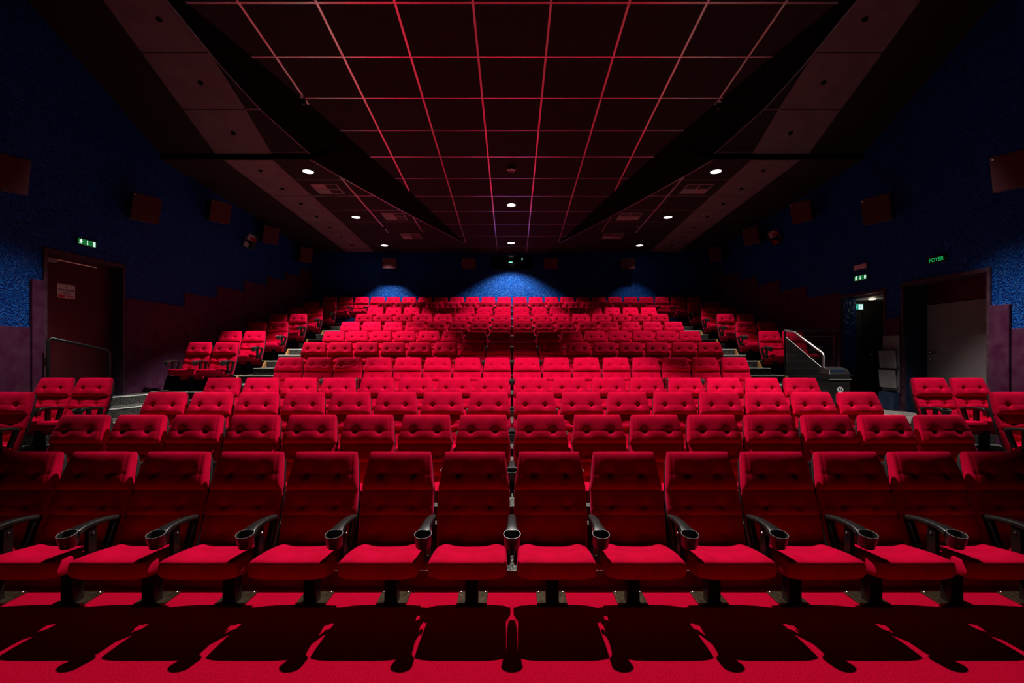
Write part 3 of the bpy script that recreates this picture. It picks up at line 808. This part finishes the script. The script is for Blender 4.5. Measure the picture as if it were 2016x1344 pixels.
# ------------------------------------------------------------------ left door
def frame_x(par, x0, x1, ya, yb, z0, z1, w, mat='door_frame'):
    mb = MB(); mb.box(x0, x1, ya - w, ya, z0, z1 + w); mb.box(x0, x1, yb, yb + w, z0, z1 + w); mb.box(x0, x1, ya, yb, z1, z1 + w)
    return mb.build('door_frame', mat, par, bevel=0.004, seg=1)
ya, yb, z0, z1 = D1
d1 = struct(MB().box(-WX - 0.22, -WX - 0.17, ya + 0.01, yb - 0.01, z0, z1 - 0.04).build('door_1', 'door_red'), 'dark red door in the left wall')
frame_x(d1, -WX - 0.28, -WX + 0.03, ya + 0.01, yb - 0.01, z0, z1 - 0.05, 0.06)
cl = MB(); cl.box(-WX - 0.17, -WX - 0.11, 7.80, 8.06, z1 - 0.17, z1 - 0.10)
cl.build('door_closer', 'grey_board', d1, bevel=0.01)
MB().tube([(-WX - 0.14, 7.95, z1 - 0.11), (-WX - 0.13, 8.82, z1 - 0.115)], 0.011, 8).build('closer_rail', 'steel', d1)
# notice on the door
pc = at(125, 573.5, 8.28); px_ = -WX - 0.168
t = thing('paper_notice', 'white paper notice stuck on the dark left door', 'notice', (px_, 8.27, pc.z), (0, 0, R(90)))
MB().box(-0.165, 0.165, -0.003, 0.0, -0.118, 0.118).build('sheet', 'paper', t)
def txt(body, size, x, z, mat, par, name='lettering'):
    cu = bpy.data.curves.new(name, 'FONT'); cu.body = body; cu.size = size; cu.align_x = 'CENTER'; cu.align_y = 'CENTER'; cu.extrude = 0.0003
    cu.offset = size * 0.035
    cu.materials.append(M[mat]); o = link(name, cu, par); o.location = (x, -0.0038, z); o.rotation_euler = (R(90), 0, 0); return o
txt('NOTAUSGANG', 0.041, 0.0, 0.018, 'ink', t)
mb = MB()
for sx, sz in ((0, 0.072), (-0.135, 0.022), (0.135, 0.018)): mb.prism([(sx - .012, sz), (sx, sz - .013), (sx + .012, sz), (sx, sz + .013)], -0.0042, -0.003, axis='y')
for z_, w_ in ((-0.022, 0.11), (-0.036, 0.085), (-0.05, 0.05)): mb.box(-w_, w_, -0.0042, -0.003, z_ - .003, z_ + .003)
mb.box(-0.155, 0.155, -0.0042, -0.003, 0.104, 0.108)
mb.build('printed_lines', 'ink', t)
mb = MB().box(-0.15, -0.02, -0.0042, -0.003, -0.108, -0.062)
for k in range(7): mb.box(0.01 + k * 0.02, 0.024 + k * 0.02, -0.0042, -0.003, -0.105 + 0.004 * (k % 3), -0.075 + 0.006 * ((k * 2) % 3))
mb.build('red_print', 'red_ink', t)
# handrail by the left landing
h2 = (FL[4] + L6) / 2
t = thing('handrail', 'black tubular handrail by the steps to the left door', 'handrail', (-6.74, 8.26, h2))
a = Vector((-7.16, 7.62, L6)) - Vector(t.location)
pa = [a + Vector((0, 0, 0)), a + Vector((0, 0, 0.97)), a + Vector((0.02, 0.03, 1.01))]
pb = [Vector((-0.02, -0.03, 0.985)), Vector((0, 0, 0.94)), Vector((0, 0, 0))]
MB().tube(pa + pb, 0.024, 10).build('rail', 'black_metal', t, smooth=50)
mb = MB(); mb.lathe([(0.0, 0.008), (0.05, 0.008), (0.05, 0.0)], 14); mb.lathe([(0.0, 0.008), (0.05, 0.008), (0.05, 0.0)], 14, Matrix.Translation(a))
mb.build('foot_flange', 'black_metal', t)

# ------------------------------------------------------------------ right doors
ya, yb, z0, z1 = D2
d2 = struct(MB().box(7.72, 7.77, ya, yb, z0, 2.63).build('door_2', 'door_grey'), 'grey foyer door in the right wall')
MB().box(7.73, 7.77, ya, yb, 2.645, z1).build('transom', 'door_red', d2)
frame_x(d2, WX - 0.03, WX + 0.30, ya + 0.01, yb - 0.01, z0, z1 - 0.05, 0.06)
mb = MB(); mb.box(WX + 0.02, 7.79, yb - 0.012, yb + 0.05, z0, z1); mb.box(WX + 0.02, 7.79, ya - 0.05, ya + 0.012, z0, z1); mb.box(WX + 0.02, 7.79, ya, yb, z1 - 0.02, z1 + 0.05)
mb.box(WX + 0.02, 7.79, ya, yb, z0 - 0.05, z0)
mb.build('door_reveal', 'dark_blue', d2)
hz = z0 + 1.08
mb = MB(); mb.tube([(7.72, 9.08, hz), (7.66, 9.08, hz), (7.655, 9.06, hz), (7.655, 8.92, hz)], 0.011, 8)
mb.lathe([(0.0, 0.0), (0.028, 0.0), (0.028, 0.008)], 14, Matrix.Translation((7.712, 9.08, hz)) @ Matrix.Rotation(R(-90), 4, 'Y'))
mb.lathe([(0.0, 0.0), (0.025, 0.0), (0.025, 0.008)], 14, Matrix.Translation((7.712, 9.08, hz - 0.12)) @ Matrix.Rotation(R(-90), 4, 'Y'))
mb.build('handle', 'steel', d2, smooth=40)
# vestibule behind the narrow exit
ya, yb, z0, z1 = D3; VY = 11.36
mb = MB(); mb.box(WX + 0.3, 9.6, VY, VY + 0.1, z0 - 0.05, z1 + 0.1); mb.box(9.5, 9.6, ya - 0.3, VY, z0 - 0.05, z1 + 0.1); mb.box(WX + 0.3, 9.6, ya - 0.4, ya - 0.3, z0 - 0.05, z1 + 0.1)
struct(mb.build('wall_vestibule', 'black'))
struct(MB().box(WX, 9.6, ya - 0.3, VY + 0.05, z0 - 0.05, z0 + 0.002).build('floor_vestibule', 'stone_floor'))
struct(MB().box(WX + 0.3, 9.6, ya - 0.3, VY + 0.05, 2.93, 3.0).build('ceiling_vestibule', 'grey_board'))
fr3 = struct(MB().box(8.05, 8.95, VY - 0.05, VY - 0.005, z0, 2.70).build('door_3', 'door_black'), 'black door at the end of the vestibule')
frame_x(fr3, WX - 0.03, WX + 0.06, ya + 0.01, yb - 0.01, z0, z1 - 0.05, 0.05)
hz = z0 + 1.05
mb = MB(); mb.tube([(8.22, VY - 0.05, hz), (8.22, VY - 0.10, hz), (8.34, VY - 0.105, hz)], 0.011, 8); mb.box(8.19, 8.25, VY - 0.062, VY - 0.048, hz - 0.16, hz + 0.05)
mb.build('handle', 'steel', fr3)
MB().box(8.62, 8.635, VY - 0.056, VY - 0.048, z0 + 0.1, z0 + 1.9).build('edge_highlight', 'steel', fr3)  # pale strip drawn in as the highlight along the door edge
MB().box(7.86, 7.885, VY - 0.02, VY - 0.004, z0 + 1.33, z0 + 1.55).build('light_slot', 'white', fr3)
sc_ = at(1692, 603.5, 11.25)
t = thing('exit_sign', 'lit teal exit sign with arrow inside the narrow right doorway', 'exit sign', (sc_.x, VY - 0.02, sc_.z))
MB().box(-0.13, 0.13, -0.035, 0.02, -0.07, 0.07).build('housing', 'white', t, bevel=0.004)
MB().box(-0.125, 0.125, -0.039, -0.033, -0.065, 0.065).build('panel', 'teal_lit', t)
mb = MB(); mb.box(-0.08, -0.05, -0.042, -0.038, 0.0, 0.05); mb.prism([(-0.11, 0.01), (-0.02, 0.01), (-0.065, -0.05)], -0.042, -0.038, axis='y'); mb.box(0.02, 0.11, -0.042, -0.038, -0.058, 0.058)
mb.build('pictogram', 'white_lit', t)
mb = MB(); man(mb, 0.062, -0.002, 0.085, -0.044, -0.041); mb.build('figure', 'teal_lit', t)
lc = at(1717, 592, 10.9); t = thing('vestibule_lamp', 'small lit ceiling lamp inside the narrow right doorway', 'ceiling light', (lc.x, 10.9, 2.928))
MB().lathe([(0.0, -0.012), (0.06, -0.012), (0.075, 0.0)], 20).build('lens', 'lamp_dim', t)
lt = bpy.data.lights.new('lamp_glow', 'POINT'); lt.energy = 1.5; lt.color = (1, .85, .65); lt.shadow_soft_size = 0.05
lo = link('lamp_glow', lt, t); lo.location = (0, 0, -0.05)
# leaflet boards on the pillar between the doors
t = thing('leaflet_rack', 'grey leaflet rack with two pockets on the pillar between right doors', 'rack', (WX - 0.05, 9.43, 1.35), (0, 0, R(-90)))
MB().box(-0.20, 0.20, -0.02, 0.0, -0.35, 0.72).build('back_board', 'grey_board', t, bevel=0.003, seg=1)
for z_ in (0.10, -0.27):
    mb = MB(); mb.add([(-0.205, -0.075, z_), (0.205, -0.075, z_), (0.205, -0.10, z_ + 0.335), (-0.205, -0.10, z_ + 0.335), (-0.205, -0.06, z_), (0.205, -0.06, z_), (0.205, -0.085, z_ + 0.335), (-0.205, -0.085, z_ + 0.335)],
                      [(0, 1, 2, 3), (7, 6, 5, 4), (0, 4, 5, 1), (1, 5, 6, 2), (2, 6, 7, 3), (3, 7, 4, 0)])
    p = mb.build('pocket', 'grey_board', t, bevel=0.003, seg=1)
    MB().box(-0.203, 0.203, -0.075, -0.018, z_ + 0.0, z_ + 0.02).build('pocket_base', 'black_metal', p)
MB().box(-0.19, 0.19, -0.11, 0.0, -0.68, -0.36).build('lower_box', 'dark_blue', t, bevel=0.005)

# glass balustrade at the end of the seventh row
BX, BY = AX1 + 0.03, 10.52
bz = CZ + (HZ - 651) / F * BY
t = thing('balustrade', 'glass balustrade with black posts and sloping steel handrail by the bin', 'balustrade', (BX, BY, FL[4]))
o3 = Vector(t.location)
def L(x, y, z): return Vector((x, y, z)) - o3
MB().tube([L(BX, BY, FL[4]), L(BX, BY, bz)], 0.022, 8).build('post', 'black_metal', t)
MB().tube([L(6.90, BY, FL[4]), L(6.90, BY, bz - 0.05), L(6.87, BY, bz - 0.01), L(6.83, BY, bz), L(BX, BY, bz)], 0.022, 8).build('top_rail', 'black_metal', t, smooth=50)
MB().tube([L(BX, BY, bz + 0.005), L(BX, 10.15, bz - 0.05), L(BX, 9.26, FL[4] + 1.09), L(BX, 9.21, FL[4] + 1.03), L(BX, 9.21, FL[4])], 0.024, 10).build('handrail', 'steel', t, smooth=50)
MB().box(0.04, 6.86 - BX, -0.006, 0.006, 0.06, bz - 0.13 - FL[4]).build('glass_pane', 'glass', t)
MB().prism([(9.25 - BY, 0.03), (10.48 - BY, 0.03), (10.48 - BY, bz - 0.14 - FL[4]), (9.25 - BY, 0.80)], -0.006, 0.006, axis='x').build('glass_pane', 'glass', t)
mb = MB(); mb.tube([(0.06, 0, bz - 0.125 - FL[4]), (6.84 - BX, 0, bz - 0.125 - FL[4])], 0.006, 6); mb.build('glass_edge', 'white_strip', t)
mb = MB(); mb.tube([(0, 10.48 - BY, bz - 0.135 - FL[4]), (0, 9.25 - BY, 0.805)], 0.006, 6); mb.build('glass_edge', 'white_strip', t)

# litter bin
bc = at(1640, 760, 9.0)
t = thing('litter_bin', 'black litter bin with round white emblem beside the balustrade', 'bin', (bc.x + 0.03, 9.0, FL[4]))
MB().prism([(-0.19, -0.15), (0.19, -0.15), (0.19, 0.15), (-0.19, 0.15)], 0.0, 0.70).build('body', 'black_plastic', t, bevel=0.02)
MB().box(-0.20, 0.20, -0.16, 0.16, 0.60, 0.635).build('band', 'black_metal', t, bevel=0.006)
MB().box(-0.198, 0.198, -0.163, -0.159, 0.612, 0.622).build('band_highlight', 'grill_grey', t)
mb = MB(); mb.add([(-0.195, -0.155, 0.70), (0.195, -0.155, 0.70), (0.195, 0.155, 0.70), (-0.195, 0.155, 0.70), (-0.17, -0.10, 0.80), (0.17, -0.10, 0.80), (0.17, 0.12, 0.84), (-0.17, 0.12, 0.84)],
                  [(3, 2, 1, 0), (4, 5, 6, 7), (0, 1, 5, 4), (1, 2, 6, 5), (2, 3, 7, 6), (3, 0, 4, 7)])
ldp = mb.build('lid', 'black_plastic', t, bevel=0.012)
MB().box(-0.15, 0.10, -0.13, -0.095, 0.715, 0.795).build('flap', 'dark_blue', ldp, bevel=0.004)
em = MB(); em.lathe([(0.034, 0.0), (0.055, 0.0), (0.055, 0.004), (0.034, 0.004)], 28, Matrix.Translation((0.0, -0.151, 0.43)) @ Matrix.Rotation(R(90), 4, 'X'))
em.lathe([(0.0, 0.004), (0.011, 0.004), (0.011, 0.0)], 14, Matrix.Translation((0.006, -0.151, 0.445)) @ Matrix.Rotation(R(90), 4, 'X'))
em.prism([(-0.012, 0.432), (0.02, 0.43), (0.006, 0.418), (0.012, 0.40), (0.0, 0.402), (-0.008, 0.418), (-0.022, 0.424)], -0.155, -0.15, axis='y')
em.build('emblem', 'white', t)

# ------------------------------------------------------------------ projection booth
w1 = struct(MB().box(WN0, WN1, BACK + 0.06, BACK + 0.075, WZ0, WZ1).build('window_1', 'clear_glass'), 'projection booth window in the back wall')
mb = MB(); q = 0.025
mb.box(WN0 - q, WN1 + q, BACK - 0.012, BACK + 0.06, WZ0 - q, WZ0); mb.box(WN0 - q, WN1 + q, BACK - 0.012, BACK + 0.06, WZ1, WZ1 + q)
mb.box(WN0 - q, WN0, BACK - 0.012, BACK + 0.06, WZ0, WZ1); mb.box(WN1, WN1 + q, BACK - 0.012, BACK + 0.06, WZ0, WZ1)
mb.build('window_frame', 'dark_blue', w1)
b0, b1 = BACK + 0.25, BACK + 3.0
for nm_, bb_ in (('wall_booth_back', (-2, 2, b1, b1 + 0.1, 3.2, 6.1)), ('wall_booth_left', (-2.1, -2, b0, b1, 3.2, 6.1)), ('wall_booth_right', (2, 2.1, b0, b1, 3.2, 6.1)),
                ('ceiling_booth', (-2.1, 2.1, b0, b1 + 0.1, 6.1, 6.2)), ('floor_booth', (-2.1, 2.1, b0, b1 + 0.1, 3.1, 3.2))):
    struct(MB().box(*bb_).build(nm_, 'black'))
t = thing('film_projector', 'dark film projector with green light behind the booth window', 'projector', (-0.05, BACK + 0.75, 3.2))
pz = CZ + (HZ - 521) / F * (BACK + 0.4) - 3.2
MB().box(-0.35, 0.35, -0.1, 0.9, 0.9, pz + 0.2).build('body', 'black_metal', t, bevel=0.02)
MB().box(-0.30, 0.30, 0.0, 0.8, 0.0, 0.9).build('pedestal', 'black_metal', t, bevel=0.02)
MB().lathe([(0.0, 0.0), (0.05, 0.0), (0.085, 0.06), (0.09, 0.32), (0.08, 0.34), (0.06, 0.30), (0.0, 0.28)], 24, Matrix.Translation((0.0, -0.08, pz - 0.02)) @ Matrix.Rotation(R(90), 4, 'X')).build('lens', 'grill_grey', t, smooth=40)
MB().lathe([(0.0, 0.012), (0.06, 0.010), (0.075, 0.0), (0.06, -0.010), (0.0, -0.012)], 20, Matrix.Translation((0.0, -0.28, pz + 0.105))).build('indicator', 'booth_green', t, smooth=40)
MB().box(-0.02, 0.02, -0.30, -0.08, pz + 0.085, pz + 0.098).build('indicator_arm', 'black_metal', t)
MB().box(0.42, 0.45, 0.02, 0.04, pz + 0.24, pz + 0.33).build('status_lamp', 'booth_cyan', t)
MB().box(0.33, 0.45, 0.03, 0.08, pz + 0.1, pz + 0.3).build('lamp_bracket', 'black_metal', t)

bpy.context.view_layer.update()
dg = bpy.context.evaluated_depsgraph_get()
for o in [o for o in COL.objects if o.type == 'FONT']:
    me = bpy.data.meshes.new_from_object(o.evaluated_get(dg)); me.name = 'lettering'
    n = link('letters', me, o.parent); n.matrix_basis = o.matrix_basis.copy()
    bpy.data.objects.remove(o); n.name = 'lettering'

# ------------------------------------------------------------------ camera, world, view
cam = bpy.data.cameras.new('camera'); cam.sensor_width = 36; cam.sensor_fit = 'HORIZONTAL'; cam.lens = F / 2016 * 36
cam.shift_y = (HZ - 672) / 2016; cam.clip_end = 100; cam.clip_start = 0.05
co = link('camera', cam); co.location = (0, 0, CZ); co.rotation_euler = (R(90), 0, 0)
SC.camera = co
w = bpy.data.worlds.new('world'); SC.world = w; w.use_nodes = True
w.node_tree.nodes['Background'].inputs[0].default_value = (0, 0, 0, 1); w.node_tree.nodes['Background'].inputs[1].default_value = 0
vs = SC.view_settings; vs.view_transform = 'Standard'; vs.look = 'None'; vs.gamma = 1; vs.use_curve_mapping = False; vs.exposure = 0.0
